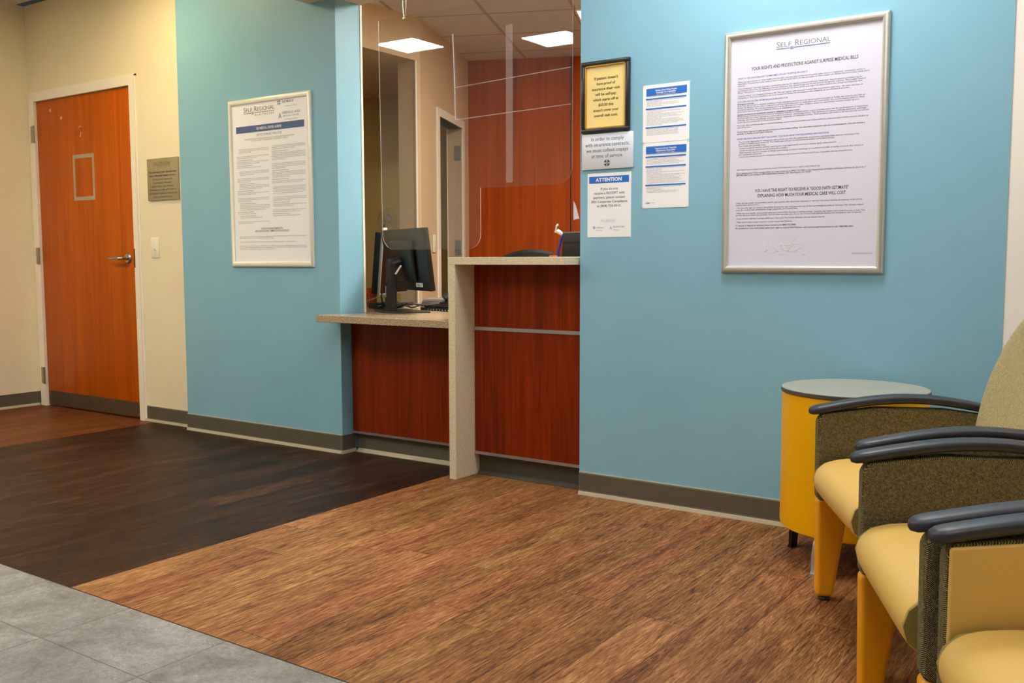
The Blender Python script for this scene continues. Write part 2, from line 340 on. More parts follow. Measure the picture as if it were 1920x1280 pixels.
# ---------------------------------------------------------------- office behind the desk
CZ = 2.75
p_ = Vector((.916, .402, 0)); d_ = Vector((-.402, .916, 0)); A0 = Vector((-4.467, 5.298, 0)); A1 = Vector((-5.056, 6.637, 0))
def slab(mb, a, b, n, t, z0, z1):
    """upright slab with front face a-b, thickness t away from the room (direction n)"""
    q = [a, b, b+n*t, a+n*t]; mb.prism([(v.x, v.y) for v in q], 'xy', z0, z1); return mb
struct(MB().prism([(-4.6, 3.98), (-1.0, 3.98), (-1.0, 8.1), (-6.0, 8.1), (-5.3, 6.9), (-4.62, 5.30)], 'xy', CZ, CZ+.08).build('ceiling_office', M['office_ceiling'], smooth=0))
wl = MB(); wl.box(-4.58, -4.46, 3.98, 4.05, 0, CZ).box(-4.58, -4.46, 4.05, 5.245, 2.455, CZ).box(-4.62, -4.46, 5.245, 5.30, 0, CZ)
struct(wl.build('wall_office_left', M['tan_paint'], smooth=0))
struct(B(-4.462, -4.452, 5.240, 5.252, 0, 2.455).build('trim_2', M['white_trim'], smooth=0))
wa = MB(); s0, s1, zt = .50, 1.215, 2.15
slab(wa, A0, A0+d_*s0, -p_, .12, 0, CZ); slab(wa, A0+d_*s1, A1, -p_, .12, 0, CZ); slab(wa, A0+d_*s0, A0+d_*s1, -p_, .12, zt, CZ)
struct(wa.build('wall_office_angled', M['tan_paint'], smooth=0))
dr = MB(); fo = p_*.012
slab(dr, A0+d_*(s0-.065)+fo, A0+d_*s0+fo, -p_, .14, 0, zt+.06); slab(dr, A0+d_*s1+fo, A0+d_*(s1+.06)+fo, -p_, .14, 0, zt+.06); slab(dr, A0+d_*s0+fo, A0+d_*s1+fo, -p_, .14, zt, zt+.06)
d2 = struct(dr.build('door_2', M['white_trim'], smooth=0))
for z in (1.89, 1.11):
    hb = MB(); slab(hb, A0+d_*(s1-.006)-p_*.01, A0+d_*(s1-.001)-p_*.01, -p_, .05, z, z+.12); hb.build('hinge', M['brushed_silver'], d2, smooth=0)
struct(slab(MB(), A1, A1+p_*4.0, d_, .1, 0, CZ).build('wall_office_back', M['office_wood'], smooth=0))
sb = MB(); q = A1+p_*.878; slab(sb, q-d_*.006, q+p_*.008-d_*.006, d_, .005, 0, CZ); struct(sb.build('trim_3', M['dark_metal'], smooth=0))
struct(B(-1.1, -1.0, 3.98, 8.1, 0, CZ).build('wall_office_right', M['tan_paint'], smooth=0))
# passage seen through the opening on the left of the office
E0 = Vector((-5.73, 6.283, 0))
struct(slab(MB(), E0-p_*1.2, E0+p_*.6, d_, .1, 0, 2.6).build('wall_passage_back', M['olive_paint'], smooth=0))
struct(MB().prism([(-7.1, 3.98), (-4.58, 3.98), (-4.58, 5.30), (-5.1, 6.6), (-7.1, 6.6)], 'xy', 2.46, 2.52).build('ceiling_passage', M['tan_paint'], smooth=0))
struct(B(-4.64, -4.62, 5.285, 5.31, 0, 2.455).build('wall_passage_right', M['tan_paint'], smooth=0))
struct(B(-7.1, -7.0, 3.98, 6.6, 0, 2.5).build('wall_passage_left', M['olive_paint'], smooth=0))
# ---------------------------------------------------------------- ceiling lights
for i, (x, y, rz, st, c, sx, sy, lab) in enumerate(LAMPS):
    t = thing('ceiling_light', lab, 'light', (x, y, CEIL-.001), rz, 'lit troffers in the waiting room ceiling')
    fr = MB(); a, b = sx/2+.012, sy/2+.012
    for (x0, x1, y0, y1) in ((-a-.015, a+.015, -b-.015, -b), (-a-.015, a+.015, b, b+.015), (-a-.015, -a, -b, b), (a, a+.015, -b, b)): fr.box(x0, x1, y0, y1, -.012, 0)
    fr.build('frame', M['white_trim'], t, smooth=0)
    B(-a, a, -b, b, -.008, -.001).build('diffuser', emit('lamp_%d' % i, c, st), t, smooth=0)
def office_light(cx_, cy_, z_, rz_, st_, lab, nm):
    t = thing('ceiling_light', lab, 'light', (cx_, cy_, z_), rz_)
    fr = MB()
    for (x0, x1, y0, y1) in ((-.3, .3, -.3, -.285), (-.3, .3, .285, .3), (-.3, -.285, -.285, .285), (.285, .3, -.285, .285)): fr.box(x0, x1, y0, y1, -.01, 0)
    fr.build('frame', M['white_trim'], t, smooth=0); B(-.285, .285, -.285, .285, -.006, -.001).build('diffuser', emit(nm, (1, .92, .80), st_), t, smooth=0)
ct = Vector((-3.443, 5.706, 0)); cc = ct + p_*.3 + d_*.3
office_light(cc.x, cc.y, CZ-.001, th, 12, 'bright square ceiling light over the office behind the desk, cut off by the blue wall', 'lamp_office')
office_light(-2.45, 4.80, CZ-.001, 0, 82, 'square ceiling light inside the office directly above the raised counter', 'lamp_counter')
office_light(-6.35, 4.55, 2.459, 0, 10, 'square ceiling light in the side passage left of the office', 'lamp_passage')  # out-of-view fill added to lighten the dark passage
# ---------------------------------------------------------------- door
d1 = struct(MB().box(-6.93, -6.862, YB-.018, YB+.1, 0, 2.27).box(-5.708, -5.66, YB-.018, YB+.1, 0, 2.27).box(-6.862, -5.708, YB-.018, YB+.1, 2.212, 2.27)
    .box(-6.945, -6.93, YB-.008, YB, 0, 2.28).box(-5.66, -5.645, YB-.008, YB, 0, 2.28).box(-6.945, -5.645, YB-.008, YB, 2.27, 2.282).build('door_1', M['white_trim'], smooth=0))
lf = B(-6.856, -5.714, YB, YB+.045, .012, 2.206, bevel=.002).build('door_leaf', M['door_wood'], d1)
kp = MB().box(-6.845, -5.722, YB-.003, YB, .016, .116); kp.build('kick_plate', M['kick_steel'], d1, smooth=0)
sc = MB()
for i in range(5):
    for z in (.03, .102): sc.lathe([(.004, 0), (.004, .0015), (.001, .003)], 8, M=Matrix.Translation((-6.825+i*.27, YB-.003, z)) @ Matrix.Rotation(math.pi/2, 4, 'X'))
sc.build('kick_plate_screw', M['steel'], d1)
for z in (1.98, 1.104, .227):
    h = MB().box(-6.905, -6.862, YB-.022, YB-.018, z-.06, z+.06).tube([(-6.86, YB-.026, z-.062), (-6.86, YB-.026, z+.062)], .007, 10); h.build('hinge', M['steel'], d1)
# lever handle
hz = 1.085; hx = -5.80
hd = MB().lathe([(.001, .014), (.028, .014), (.036, .006), (.037, 0)], 28, M=Matrix.Translation((hx, YB, hz)) @ Matrix.Rotation(math.pi/2, 4, 'X'))
ho = hd.build('handle', M['steel'], d1)
MB().tube([(hx, YB-.01, hz), (hx, YB-.055, hz), (hx-.012, YB-.066, hz), (hx-.05, YB-.068, hz), (hx-.11, YB-.066, hz-.002), (hx-.145, YB-.055, hz-.003)], [.011, .011, .011, .010, .009, .008], 12, flat=1.0).build('lever', M['steel'], ho)
B(-5.711, -5.700, YB-.0195, YB-.018, hz-.062, hz+.062).build('strike_plate', M['dark_metal'], d1, smooth=0)
# adhesive left by a removed sign and chips
fr = MB(); x0, x1, z0, z1 = -6.413, -6.157, 1.488, 1.805
fr.box(x0, x1, YB-.0015, YB, z1-.026, z1).box(x0, x1, YB-.0015, YB, z0, z0+.026).box(x0, x0+.022, YB-.0015, YB, z0+.026, z1-.026).box(x1-.022, x1, YB-.0015, YB, z0+.026, z1-.026)
o = fr.build('adhesive_frame', M['tape_residue'], d1, smooth=0); o['label'] = 'grey rectangular tape outline left by a removed sign'
ch = MB()
for (x, z, r) in ((-6.675, 2.136, .012), (-6.538, 2.071, .011)): ch.lathe([(r, 0), (r*.9, .0015), (r*.3, .002)], 9, M=Matrix.Translation((x, YB, z)) @ Matrix.Rotation(math.pi/2, 4, 'X'))
ch.tube([(-6.325, YB-.001, 1.985), (-6.31, YB-.001, 1.998), (-6.29, YB-.001, 1.985), (-6.295, YB-.001, 1.955), (-6.31, YB-.001, 1.925)], .004, 6)
ch.build('paint_chip', M['tan_paint'], d1)
# dents and scuffs of the frame and wall
B(-5.6435, -5.565, YB-.0012, YB, .487, .495).build('wall_scuff', M['white_trim'], smooth=0); tag(bpy.data.objects['wall_scuff'], 'pale horizontal scuff on the beige wall beside the wooden door frame', 'scuff')
# ---------------------------------------------------------------- signs
def sheet(mb, x0, x1, z0, z1, y, t=.0015): return mb.box(x0, x1, y-t, y, z0, z1)
def snap_frame(root, w, h, fw, d, mat):
    """mitred rounded profile frame, local origin at centre back, facing -y"""
    n = 8; rings = []
    prof = [(0, 0)] + [(fw*.5-fw*.5*math.cos(math.pi*i/n), -d*(.35+.65*math.sin(math.pi*i/n))) for i in range(n+1)] + [(fw, 0)]
    m = MB(); P = []
    for (sx, sz) in ((-1, -1), (1, -1), (1, 1), (-1, 1)):
        P.append([(sx*(w/2-a), b, sz*(h/2-a)) for a, b in prof])
    P.append(P[0]); R = [[m.bm.verts.new(p) for p in r] for r in P[:4]]
    for i in range(4):
        Aa, Bb = R[i], R[(i+1) % 4]
        for k2 in range(len(prof)-1): m.bm.faces.new((Aa[k2], Aa[k2+1], Bb[k2+1], Bb[k2]))
    return m.build('frame', M[mat], root, smooth=40)
def ring_logo(mb, x, z, r, y):
    """round cross emblem: four ring quarters and a cross gap"""
    for k4 in range(4):
        a0 = k4*90+12; a1 = k4*90+78
        o_ = arc(x, z, r, a0, a1, 6); i_ = arc(x, z, r*.62, a1-4, a0+4, 6); mb.prism(o_+i_, 'xz', y, y-.0003)
        c2 = math.radians(k4*90+45); mb.prism([(x+.12*r*math.cos(c2), z+.12*r*math.sin(c2)), (x+.55*r*math.cos(c2-.45), z+.55*r*math.sin(c2-.45)), (x+.62*r*math.cos(c2), z+.62*r*math.sin(c2)), (x+.55*r*math.cos(c2+.45), z+.55*r*math.sin(c2+.45))], 'xz', y, y-.0003)
def self_logo(root, cx, z, wid, y, m1='ink_grey', m2='ink_blue'):
    """SELF REGIONAL / HEALTHCARE wordmark, wid wide; z is the rule line"""
    h = wid*.108; a = MB(); u = wid
    x = cx-wid/2; yy = y
    text_into(a, 'S', x, z+h*.28, h*1.45, y=yy, width=u*.062); text_into(a, 'ELF', x+u*.072, z+h*.30, h*1.15, y=yy, width=u*.205)
    text_into(a, 'R', x+u*.345, z+h*.30, h*1.45, y=yy, width=u*.085); text_into(a, 'EGIONAL', x+u*.438, z+h*.32, h*1.15, y=yy, width=u*.56)
    a.build('logo_text', M[m1], root, smooth=0)
    b = MB(); b.box(x, x+u*.255, yy-.0004, yy, z, z+h*.10); b.box(x+u*.345, x+u, yy-.0004, yy, z, z+h*.10); ring_logo(b, x+u*.30, z+h*.02, h*.30, yy)
    b.build('logo_emblem', M[m2], root, smooth=0)
    c = MB(); text_into(c, 'HEALTHCARE', x+u*.37, z-h*.62, h*.62, y=yy, width=u*.62, space=1.7); c.build('logo_subtitle', M['ink_faint' if m1 == 'ink_grey' else m1], root, smooth=0)
# --- large poster on the right
PW_, PH_ = .636, .955; PX, PZ = -1.2285, 1.494
t = thing('framed_poster', 'large silver-framed notice on surprise medical bills, right of the small papers on the blue wall', 'poster', (PX, YR, PZ))
snap_frame(t, PW_, PH_, .028, .020, 'frame_silver')
B(-PW_/2+.02, PW_/2-.02, -.006, -.001, -PH_/2+.02, PH_/2-.02).build('poster_sheet', M['paper'], t, smooth=0)
y = -.0064
self_logo(t, -.004, .389, .208, y)
def para(mb, s, z, size, x=-.262, box=.515, gap=.0065, lead=.88, bold=0):
    m_ = MB(); zz = text_into(m_, s, x, z, size, y=y, box=box, lead=lead, bold=bold)
    m_.build({'k': 'bold_line', 'b': 'blue_heading', 't': 'paragraph'}[mb], M['ink_blue' if mb == 'b' else 'ink'], t, smooth=0); return zz - gap - size*.55
def heading(s, x, z, size, w_):
    m_ = MB(); text_into(m_, s, x, z, size, y=y, width=w_, bold=.012); m_.build('heading', M['ink'], t, smooth=0)
heading('YOUR RIGHTS AND PROTECTIONS AGAINST SURPRISE MEDICAL BILLS', -.206, .320, .0185, .412)
kb, bb, tx = 'k', 'b', 't'; sz = .0086
z = .290; z = para(bb, 'WHAT IS "BALANCE BILLING" (SOMETIMES CALLED "SURPRISE BILLING")?', z, sz, bold=.01)
z = para(tx, 'When you see a doctor or other health care provider, you may owe certain out-of-pocket costs, such as a copayment, coinsurance, and/or a deductible. You may have other costs or have to pay the entire bill if you see a provider or visit a health care facility that isn\'t in your health plan\'s network.', z, sz)
z = para(tx, '"Out-of-network" describes providers and facilities that haven\'t signed a contract with your health plan. Out-of-network providers may be permitted to bill you for the difference between what your plan agreed to pay and the full amount charged for a service. This is called "balance billing." This amount is likely more than in-network costs for the same service and might not count toward your annual out-of-pocket limit.', z, sz)
z = para(tx, '"Surprise billing" is an unexpected balance bill. This can happen when you can\'t control who is involved in your care - like when you have an emergency or when you schedule a visit at an in-network facility but are unexpectedly treated by an out-of-network provider.', z, sz, gap=.010)
z = .199; z = para(bb, 'YOU ARE PROTECTED FROM BALANCE BILLING FOR:', z, sz, gap=.004, bold=.01)
z = para(kb, 'Emergency services', z, sz, gap=.0, bold=.02)
z = para(tx, 'If you have an emergency medical condition and get emergency services from an out-of-network provider or facility, the most the provider or facility may bill you is your plan\'s in-network cost-sharing amount (such as copayments and coinsurance). You can\'t be balance billed for these emergency services. This includes services you may get after you\'re in stable condition, unless you give written consent and give up your protections not to be balanced billed for these post-stabilization services.', z, sz, gap=.005)
z = para(kb, 'Certain services at an in-network hospital or ambulatory surgical center', z, sz, gap=.0, bold=.02)
z = para(tx, 'When you get services from an in-network hospital or ambulatory surgical center, certain providers there may be out-of-network. In these cases, the most those providers may bill you is your plan\'s in-network cost-sharing amount. This applies to emergency medicine, anesthesia, pathology, radiology, laboratory, neonatology, assistant surgeon, hospitalist, or intensivist services. These providers can\'t balance bill you and may not ask you to give up your protections not to be balance billed.', z, sz)
z = para(tx, 'If you get other services at these in-network facilities, out-of-network providers can\'t balance bill you, unless you give written consent and give up your protections.', z, sz)
z = .081; z = para(kb, 'You\'re never required to give up your protections from balance billing. You also aren\'t required to get care out-of-network. You can choose a provider or facility in your plan\'s network.', z, sz, bold=.012)
z = .053; z = para(bb, 'WHEN BALANCE BILLING ISN\'T ALLOWED, YOU ALSO HAVE THE FOLLOWING PROTECTIONS:', z, sz, gap=.003, bold=.01)
z = .041
for s, kk in (('You are only responsible for paying your share of the cost (like the copayments, coinsurance, and deductibles that you would pay if the provider or facility was in-network). Your health plan will pay out-of-network providers and facilities directly.', 0), ('Your health plan generally must:', 1), ('- Cover emergency services without requiring you to get approval for services in advance (prior authorization).', 0), ('- Cover emergency services by out-of-network providers.', 0), ('- Base what you owe the provider or facility (cost-sharing) on what it would pay an in-network provider or facility and show that amount in your explanation of benefits.', 0), ('- Count any amount you pay for emergency services or out-of-network services toward your deductible and out-of-pocket limit.', 0)):
    z = para(kb if kk else tx, s, z, sz, x=-.255, box=.50, gap=.002)
z = para(tx, 'Visit https://www.cms.gov/nosurprises for more information about your rights under federal law.', -.069, sz)
z = -.083; z = para(kb, 'If you believe you\'ve been wrongly billed, you may contact us at (864) 725-5000 or the Department of Health and Human Services by phone at 1-800-985-3059 or in writing at 200 Independence Avenue, SW, Washington, DC 20201.', z, sz, bold=.01)
heading('YOU HAVE THE RIGHT TO RECEIVE A "GOOD FAITH ESTIMATE"', -.183, -.158, .0175, .366)
heading('EXPLAINING HOW MUCH YOUR MEDICAL CARE WILL COST', -.172, -.178, .0175, .344)
z = -.202
for s in ('Under the law, health care providers need to give patients who don\'t have insurance or who are not using insurance an estimate of the bill for medical items and services.', '- You have the right to receive a Good Faith Estimate for the total expected cost of any non-emergency items or services. This includes related costs like medical tests, prescription drugs, equipment, and hospital fees.', '- Make sure your health care provider gives you a Good Faith Estimate in writing at least 1 business day before your medical service or item. You can also ask your health care provider, and any other provider you choose, for a Good Faith Estimate before you schedule an item or service.', '- If you receive a bill that is at least $400 more than your Good Faith Estimate, you can dispute the bill.', '- Make sure to save a copy or picture of your Good Faith Estimate.'):
    z = para(tx, s, z, sz, gap=.007)
z = para(kb, 'To discuss or dispute an estimate, please contact us at (864) 725-5000.', z, sz, gap=.004, bold=.012)
z = para(kb, 'For questions or more information about your right to a Good Faith Estimate, visit www.cms.gov/nosurprises or call 1-800-985-3059.', z, sz, bold=.012)
m_ = MB(); text_into(m_, 'SELF REGIONAL HEALTHCARE NOTICE', .20, -.404, .006, y=y, width=.075); m_.build('footer_line', M['ink'], t, smooth=0)
# scratched patch on the cover sheet
sm = MB(); random.seed(3)
for i in range(70):
    a = random.gauss(0, .042); b = random.gauss(0, .015); L = random.uniform(.006, .02); an = random.uniform(-.9, .9)+(.3 if a > 0 else 0)
    x0, z0 = -.060+a, -.378+b; sm.tube([(x0, y-.0003, z0), (x0+L*.5*math.cos(an), y-.0003, z0+L*.5*math.sin(an)+.001), (x0+L*math.cos(an), y-.0003, z0+L*math.sin(an))], .0005, 4)
o = sm.build('scratch_patch', M['ink_white'], t, smooth=0); o['kind'] = 'stuff'
# --- narrow poster on the left blue wall
t = thing('framed_poster', 'tall narrow white-framed notice of privacy practices on the left blue wall', 'poster', (-4.311, YL, 1.5155))
W, H = .690, .968
snap_frame(t, W, H, .030, .018, 'frame_white'); B(-W/2+.02, W/2-.02, -.006, -.001, -H/2+.02, H/2-.02).build('poster_sheet', M['paper_left'], t, smooth=0)
self_logo(t, -.083, .400, .262, y, 'ink_brown', 'ink_brown')
cx0 = -4.311
sl = MB(); ring_logo(sl, .088, .440, .014, y); text_into(sl, 'Self Medical', .115, .436, .020, y=y, width=.09, bold=.01); text_into(sl, 'a Self Regional affiliate', .125, .414, .008, y=y, width=.11); sl.build('partner_logo', M['ink_grey'], t, smooth=0); sl = MB()
text_into(sl, 'ABBEVILLE AREA', .113, .374, .020, y=y, width=.145); text_into(sl, 'MEDICAL CENTER', .118, .358, .012, y=y, width=.13); text_into(sl, 'a Self Regional affiliate', .130, .340, .008, y=y, width=.11)
text_into(sl, 'A', .083, .352, .042, y=y, width=.024, bold=.01); sl.build('partner_logo', M['ink_grey'], t, smooth=0)
tb = B(-.283, .289, y-.0006, y, .292, .330).build('title_bar', M['bar_slate'], t, smooth=0)
a = MB(); text_into(a, 'SELF MEDICAL CENTER LAURENS', -.105, .304, .020, y=y-.0009, width=.21, bold=.01); a.build('title_text', M['ink_white'], tb, smooth=0)
a = MB(); text_into(a, 'NOTICE OF PRIVACY PRACTICES', -.105, .268, .018, y=y, width=.21)
text_into(a, 'THIS NOTICE DESCRIBES HOW MEDICAL INFORMATION ABOUT YOU MAY BE USED AND DISCLOSED AND HOW', -.21, .250, .010, y=y, width=.42); text_into(a, 'YOU CAN GET ACCESS TO THIS INFORMATION. PLEASE REVIEW IT CAREFULLY.', -.16, .240, .010, y=y, width=.32)
words = 'we may use and disclose your health information for treatment payment and health care operations as permitted by law you have the right to inspect and copy your record request restrictions and receive an accounting of disclosures made by our hospital staff and business associates when required to do so for public health activities and oversight'.split()
def column(mb, x, z0, z1, wid, seed, size=.0085, indent=.0):
    rnd = random.Random(seed); z = z0
    while z > z1:
        nl = rnd.choice((1, 2, 2, 3, 4, 5)); ind = rnd.choice((0, indent))
        text_into(mb, ' '.join(rnd.choice(words) for _ in range(5)).upper(), x+ind, z, size, y=y, width=wid*.5) if rnd.random() < .45 else None
        if rnd.random() < .45: pass
        z -= size*1.1
        for j in range(nl):
            if z < z1: break
            wd = wid-ind if j < nl-1 else (wid-ind)*rnd.uniform(.4, .95)
            n = max(4, int(15*wd/wid)); text_into(mb, ' '.join(rnd.choice(words) for _ in range(n)), x+ind, z, size, y=y, width=wd); z -= size*1.05
        z -= size*.55
column(a, -.283, .205, -.245, .275, 11, indent=.018); column(a, .018, .210, -.205, .275, 12, indent=.004)
text_into(a, 'NOTICE OF NONDISCRIMINATION', -.085, -.268, .016, y=y, width=.18, bold=.01); text_into(a, 'AND LANGUAGE AND COMMUNICATION ASSISTANCE', -.14, -.282, .016, y=y, width=.29, bold=.01)
column(a, -.275, -.300, -.40, .565, 13)
a.build('body_text', M['ink_grey'], t, smooth=0)
# --- metal plaque on the beige wall
t = thing('wall_plaque', 'brushed metal laboratory notice plaque on the beige wall beside the wooden door', 'sign', (-5.386, YB, 1.59))
B(-.160, .160, -.012, 0, -.133, .133, bevel=.001).build('plate', M['plaque_metal'], t); yy = -.0125
a = MB(); y_ = y; self_logo(t, 0, .088, .17, yy, 'ink_brown', 'ink_brown')
for i, (s, wd, bd) in enumerate((('The laboratory you choose may', .285, .02), ('have a financial impact on you.', .275, .02), ('If your insurance requires you', .21, 0), ('to use another laboratory,', .19, 0), ('please notify a team member.', .23, 0), ('Otherwise, your labs will be sent to', .27, 0), ('Self Regional Healthcare Laboratories', .29, 0), ('for processing and testing.', .20, 0))):
    text_into(a, s, -wd/2, .040-i*.0225, .017, y=yy, width=wd, bold=bd)
a.build('plaque_text', M['ink'], t, smooth=0)
# --- outlet plate on beige wall
def switch_plate(loc, lab, dark=True, rz=0):
    t = thing('wall_outlet', lab, 'outlet', loc, rz)
    MB().box(-.042, .042, -.006, 0, -.066, .066, bevel=.003).build('cover_plate', M['switch_white'], t)
    MB().box(-.018, .018, -.008, -.005, -.04, .04, bevel=.002).build('insert', M['switch_white'], t)
    if dark:
        m = MB()
        for dx, dz in ((-.004, -.012), (.006, -.020)): m.lathe([(.0035, 0), (.0035, .001)], 8, M=Matrix.Translation((dx, -.008, dz)) @ Matrix.Rotation(math.pi/2, 4, 'X'))
        m.build('slot', M['slot_dark'], t)
switch_plate((-5.499, YB, 1.153), 'white wall plate below the metal plaque, right of the door handle')
# --- gold framed notice
t = thing('framed_notice', 'black and gold framed cream notice about self-pay visits at the wall edge', 'sign', (-2.0925, YR, 1.778))
W, H = .238, .308; m = MB()
for (x0, x1, z0, z1) in ((-W/2, W/2, H/2-.018, H/2), (-W/2, W/2, -H/2, -H/2+.018), (-W/2, -W/2+.018, -H/2+.018, H/2-.018), (W/2-.018, W/2, -H/2+.018, H/2-.018)): m.box(x0, x1, -.018, 0, z0, z1, bevel=.003)
m.build('frame', M['black_frame'], t)
m = MB(); a_ = W/2-.018; b_ = H/2-.018
for (x0, x1, z0, z1) in ((-a_, a_, b_-.005, b_), (-a_, a_, -b_, -b_+.005), (-a_, -a_+.005, -b_, b_), (a_-.005, a_, -b_, b_)): m.box(x0, x1, -.014, -.002, z0, z1)
m.build('gold_liner', M['gold'], t, smooth=0); B(-a_, a_, -.006, -.001, -b_, b_).build('card', M['cream_card'], t, smooth=0)
a = MB()
for i, (s, wd) in enumerate((("If patient doesn't", .118), ('have proof of', .092), ('insurance their visit', .138), ('will be self-pay', .104), ('which starts off at', .126), ('$50.00 this', .074), ("doesn't cover your", .126), ('overall visit cost.', .118))):
    text_into(a, s, -wd/2, .074-i*.0228, .0165, y=-.0065, width=wd, bold=.02)
a.build('notice_text', M['ink'], t, smooth=0)
# --- copay plaque
t = thing('wall_plaque', 'pale silver insurance copay plaque directly below the black-framed notice', 'sign', (-2.084, YR, 1.543))
B(-.1265, .1265, -.008, 0, -.077, .077, bevel=.001).build('plate', M['plaque_white'], t); a = MB()
for i, (s, wd) in enumerate((('In order to comply', .162), ('with insurance contracts,', .220), ('we must collect copays', .208), ('at time of service.', .156))): text_into(a, s, -wd/2, .046-i*.0245, .023, y=-.0085, width=wd)
ring_logo(a, 0, -.052, .0145, -.0085); a.build('plaque_text', M['ink'], t, smooth=0)
# --- attention sheet
t = thing('paper_notice', 'white ATTENTION paper taped below the copay plaque', 'paper', (-2.0765, YR, 1.309))
B(-.1085, .1085, -.0012, -.0002, -.140, .140).build('sheet', M['sheet_white'], t, smooth=0)
hb_ = B(-.100, .098, -.0018, -.0012, .096, .126).build('header_bar', M['bar_blue'], t, smooth=0)
a = MB(); text_into(a, 'ATTENTION', -.066, .1035, .022, y=-.0022, width=.13, bold=.03); a.build('header_text', M['ink_white'], hb_, smooth=0); a = MB()
for i, (s, wd) in enumerate((('If you do not', .086), ('receive a RECEIPT with', .152), ('payment, please contact', .158), ('SRH Corporate Compliance', .180), ('at (864) 725-5012.', .120))): text_into(a, s, -wd/2, .066-i*.0185, .0150, y=-.0015, width=wd, bold=.01)
a.build('notice_text', M['ink'], t, smooth=0); self_logo(t, -.004, -.072, .075, -.0015, 'ink_faint', 'ink_faint')
a = MB(); ring_logo(a, -.074, -.098, .006, -.0015); text_into(a, 'Self Medical', -.062, -.101, .009, y=-.0015, width=.035); text_into(a, 'affiliate', -.065, -.111, .005, y=-.0015, width=.03); a.build('footer_logo', M['ink_blue'], t, smooth=0); a = MB()
text_into(a, 'A', .004, -.107, .020, y=-.0015, width=.012); text_into(a, 'ABBEVILLE AREA', .020, -.099, .0095, y=-.0015, width=.058); text_into(a, 'affiliate', .02, -.111, .005, y=-.0015, width=.03)
a.build('footer_logo', M['ink_blue'], t, smooth=0)
# --- medicare sheets
def medicare(cx, cz, hh, title, lab, foot):
    t = thing('paper_notice', lab, 'paper', (cx, YR, cz)); w2 = .107; z1 = hh/2
    # slightly curling sheet
    n = 6; m = MB(); R = []
    for i in range(n+1):
        zz = -hh/2 + hh*i/n; off = .0015
        R.append([(-w2, -off, zz), (0, -off, zz), (w2, -off, zz), (w2, -off+.0006, zz), (0, -off+.0006, zz), (-w2, -off+.0006, zz)])
    m.loft(R); m.build('sheet', M['sheet_white'], t, smooth=60)
    yy = -.0022; hb2 = B(-.091, .095, yy, yy+.0006, z1-.046, z1-.015).build('header_bar', M['bar_blue'], t, smooth=0)
    for q in (.056, .097, .175): B(-.093, .093, yy, yy+.0006, z1-q-.006, z1-q).build('section_bar', M['bar_blue'], t, smooth=0)
    a = MB(); text_into(a, title[0], -.048, z1-.028, .0095, y=yy-.0004, width=.098, bold=.02); text_into(a, title[1], -.045, z1-.037, .0095, y=yy-.0004, width=.09, bold=.02); text_into(a, title[2], -.042, z1-.0435, .006, y=yy-.0004, width=.084); a.build('header_text', M['ink_white'], hb2, smooth=0)
    a = MB(); rnd = random.Random(int(cz*1000)); z = z1-.052
    bars = (.056, .097, .175)
    q = .050
    while q < .212:
        if not any(b-.002 < q < b+.010 for b in bars):
            wd = .180*rnd.uniform(.75, 1) if rnd.random() > .25 else .07; ww = [rnd.choice(words) for _ in range(max(4, int(wd*75)))]; text_into(a, ' '.join(ww), -.088, z1-q, .0052, y=yy, width=wd); q += .0056
        else: q += .003
    a.build('body_text', M['ink_grey'], t, smooth=0)
    if foot: a = MB(); text_into(a, 'CMS', -.093, -hh/2+.018, .009, y=yy, width=.022, bold=.02); text_into(a, 'MEDICARE', -.066, -hh/2+.02, .004, y=yy, width=.02); a.build('footer_logo', M['ink_blue'], t, smooth=0)
    for sx in (-1, 1):
        for sz in ((1,) if not foot else (1, -1)):
            B(sx*w2-.009, sx*w2+.009, -.0026, -.0021, sz*z1-.008, sz*z1+.006).build('tape', M['acrylic_strip'], t, smooth=0)
medicare(-1.8075, 1.6845, .240, ('Medicare Shared Savings Program', 'Accountable Care Organizations', 'What You Need to Know About Your Care Team'), 'white paper with blue heading and bars, upper one of the taped pair', False)
medicare(-1.8065, 1.426, .274, ('Programa de Ahorros Compartidos', 'Organizaciones Responsables', 'Lo que necesita saber sobre su equipo'), 'white paper with blue heading in Spanish, lower one of the taped pair', True)
# ---------------------------------------------------------------- reception desk
t = thing('low_worktop', 'low speckled stone counter top of the reception desk running under the monitor', 'countertop', (-3.35, 3.64, .739))
m = MB(); pts = [(-3.81, 3.64), (-2.904, 3.64), (-2.904, 5.0), (-4.44, 5.0), (-4.44, 3.995), (-3.765, 3.995), (-3.765, 3.775), (-3.81, 3.775)]
m.prism([(a-(-3.35), b-3.64) for a, b in pts], 'xy', 0, .038); o = m.build('slab', M['speckled_top'], t, smooth=0)
bv = o.modifiers.new('b', 'BEVEL'); bv.width = .003; bv.segments = 2
t = thing('transaction_counter', 'raised cream stone counter with a full-height end panel on the desk', 'countertop', (-2.57, 3.8, 0))
o = B(-2.903, -2.861, 3.64, 3.98, 0, 1.047).build('end_panel', M['quartz'], t, smooth=0); o.location = (2.57, -3.8, 0)
o.modifiers.new('b', 'BEVEL').width = .002
o = B(-2.903, -2.240, 3.64, 3.985, 1.047, 1.083).build('counter_slab', M['quartz'], t, smooth=0); o.location = (2.57, -3.8, 0)
o.modifiers.new('b', 'BEVEL').width = .002
t = thing('low_desk_front', 'reddish wood desk front below the low counter left of the end panel', 'desk', (-3.34, 3.9, 0))
def at(o, r): o.location = tuple(-v for v in r.location); return o
at(B(-3.768, -2.905, 3.865, 4.25, .120, .738).build('wood_panel', M['desk_wood'], t, smooth=0), t)
at(B(-3.768, -2.905, 3.861, 3.90, .108, .120).build('metal_strip', M['brushed_silver'], t, smooth=0), t)
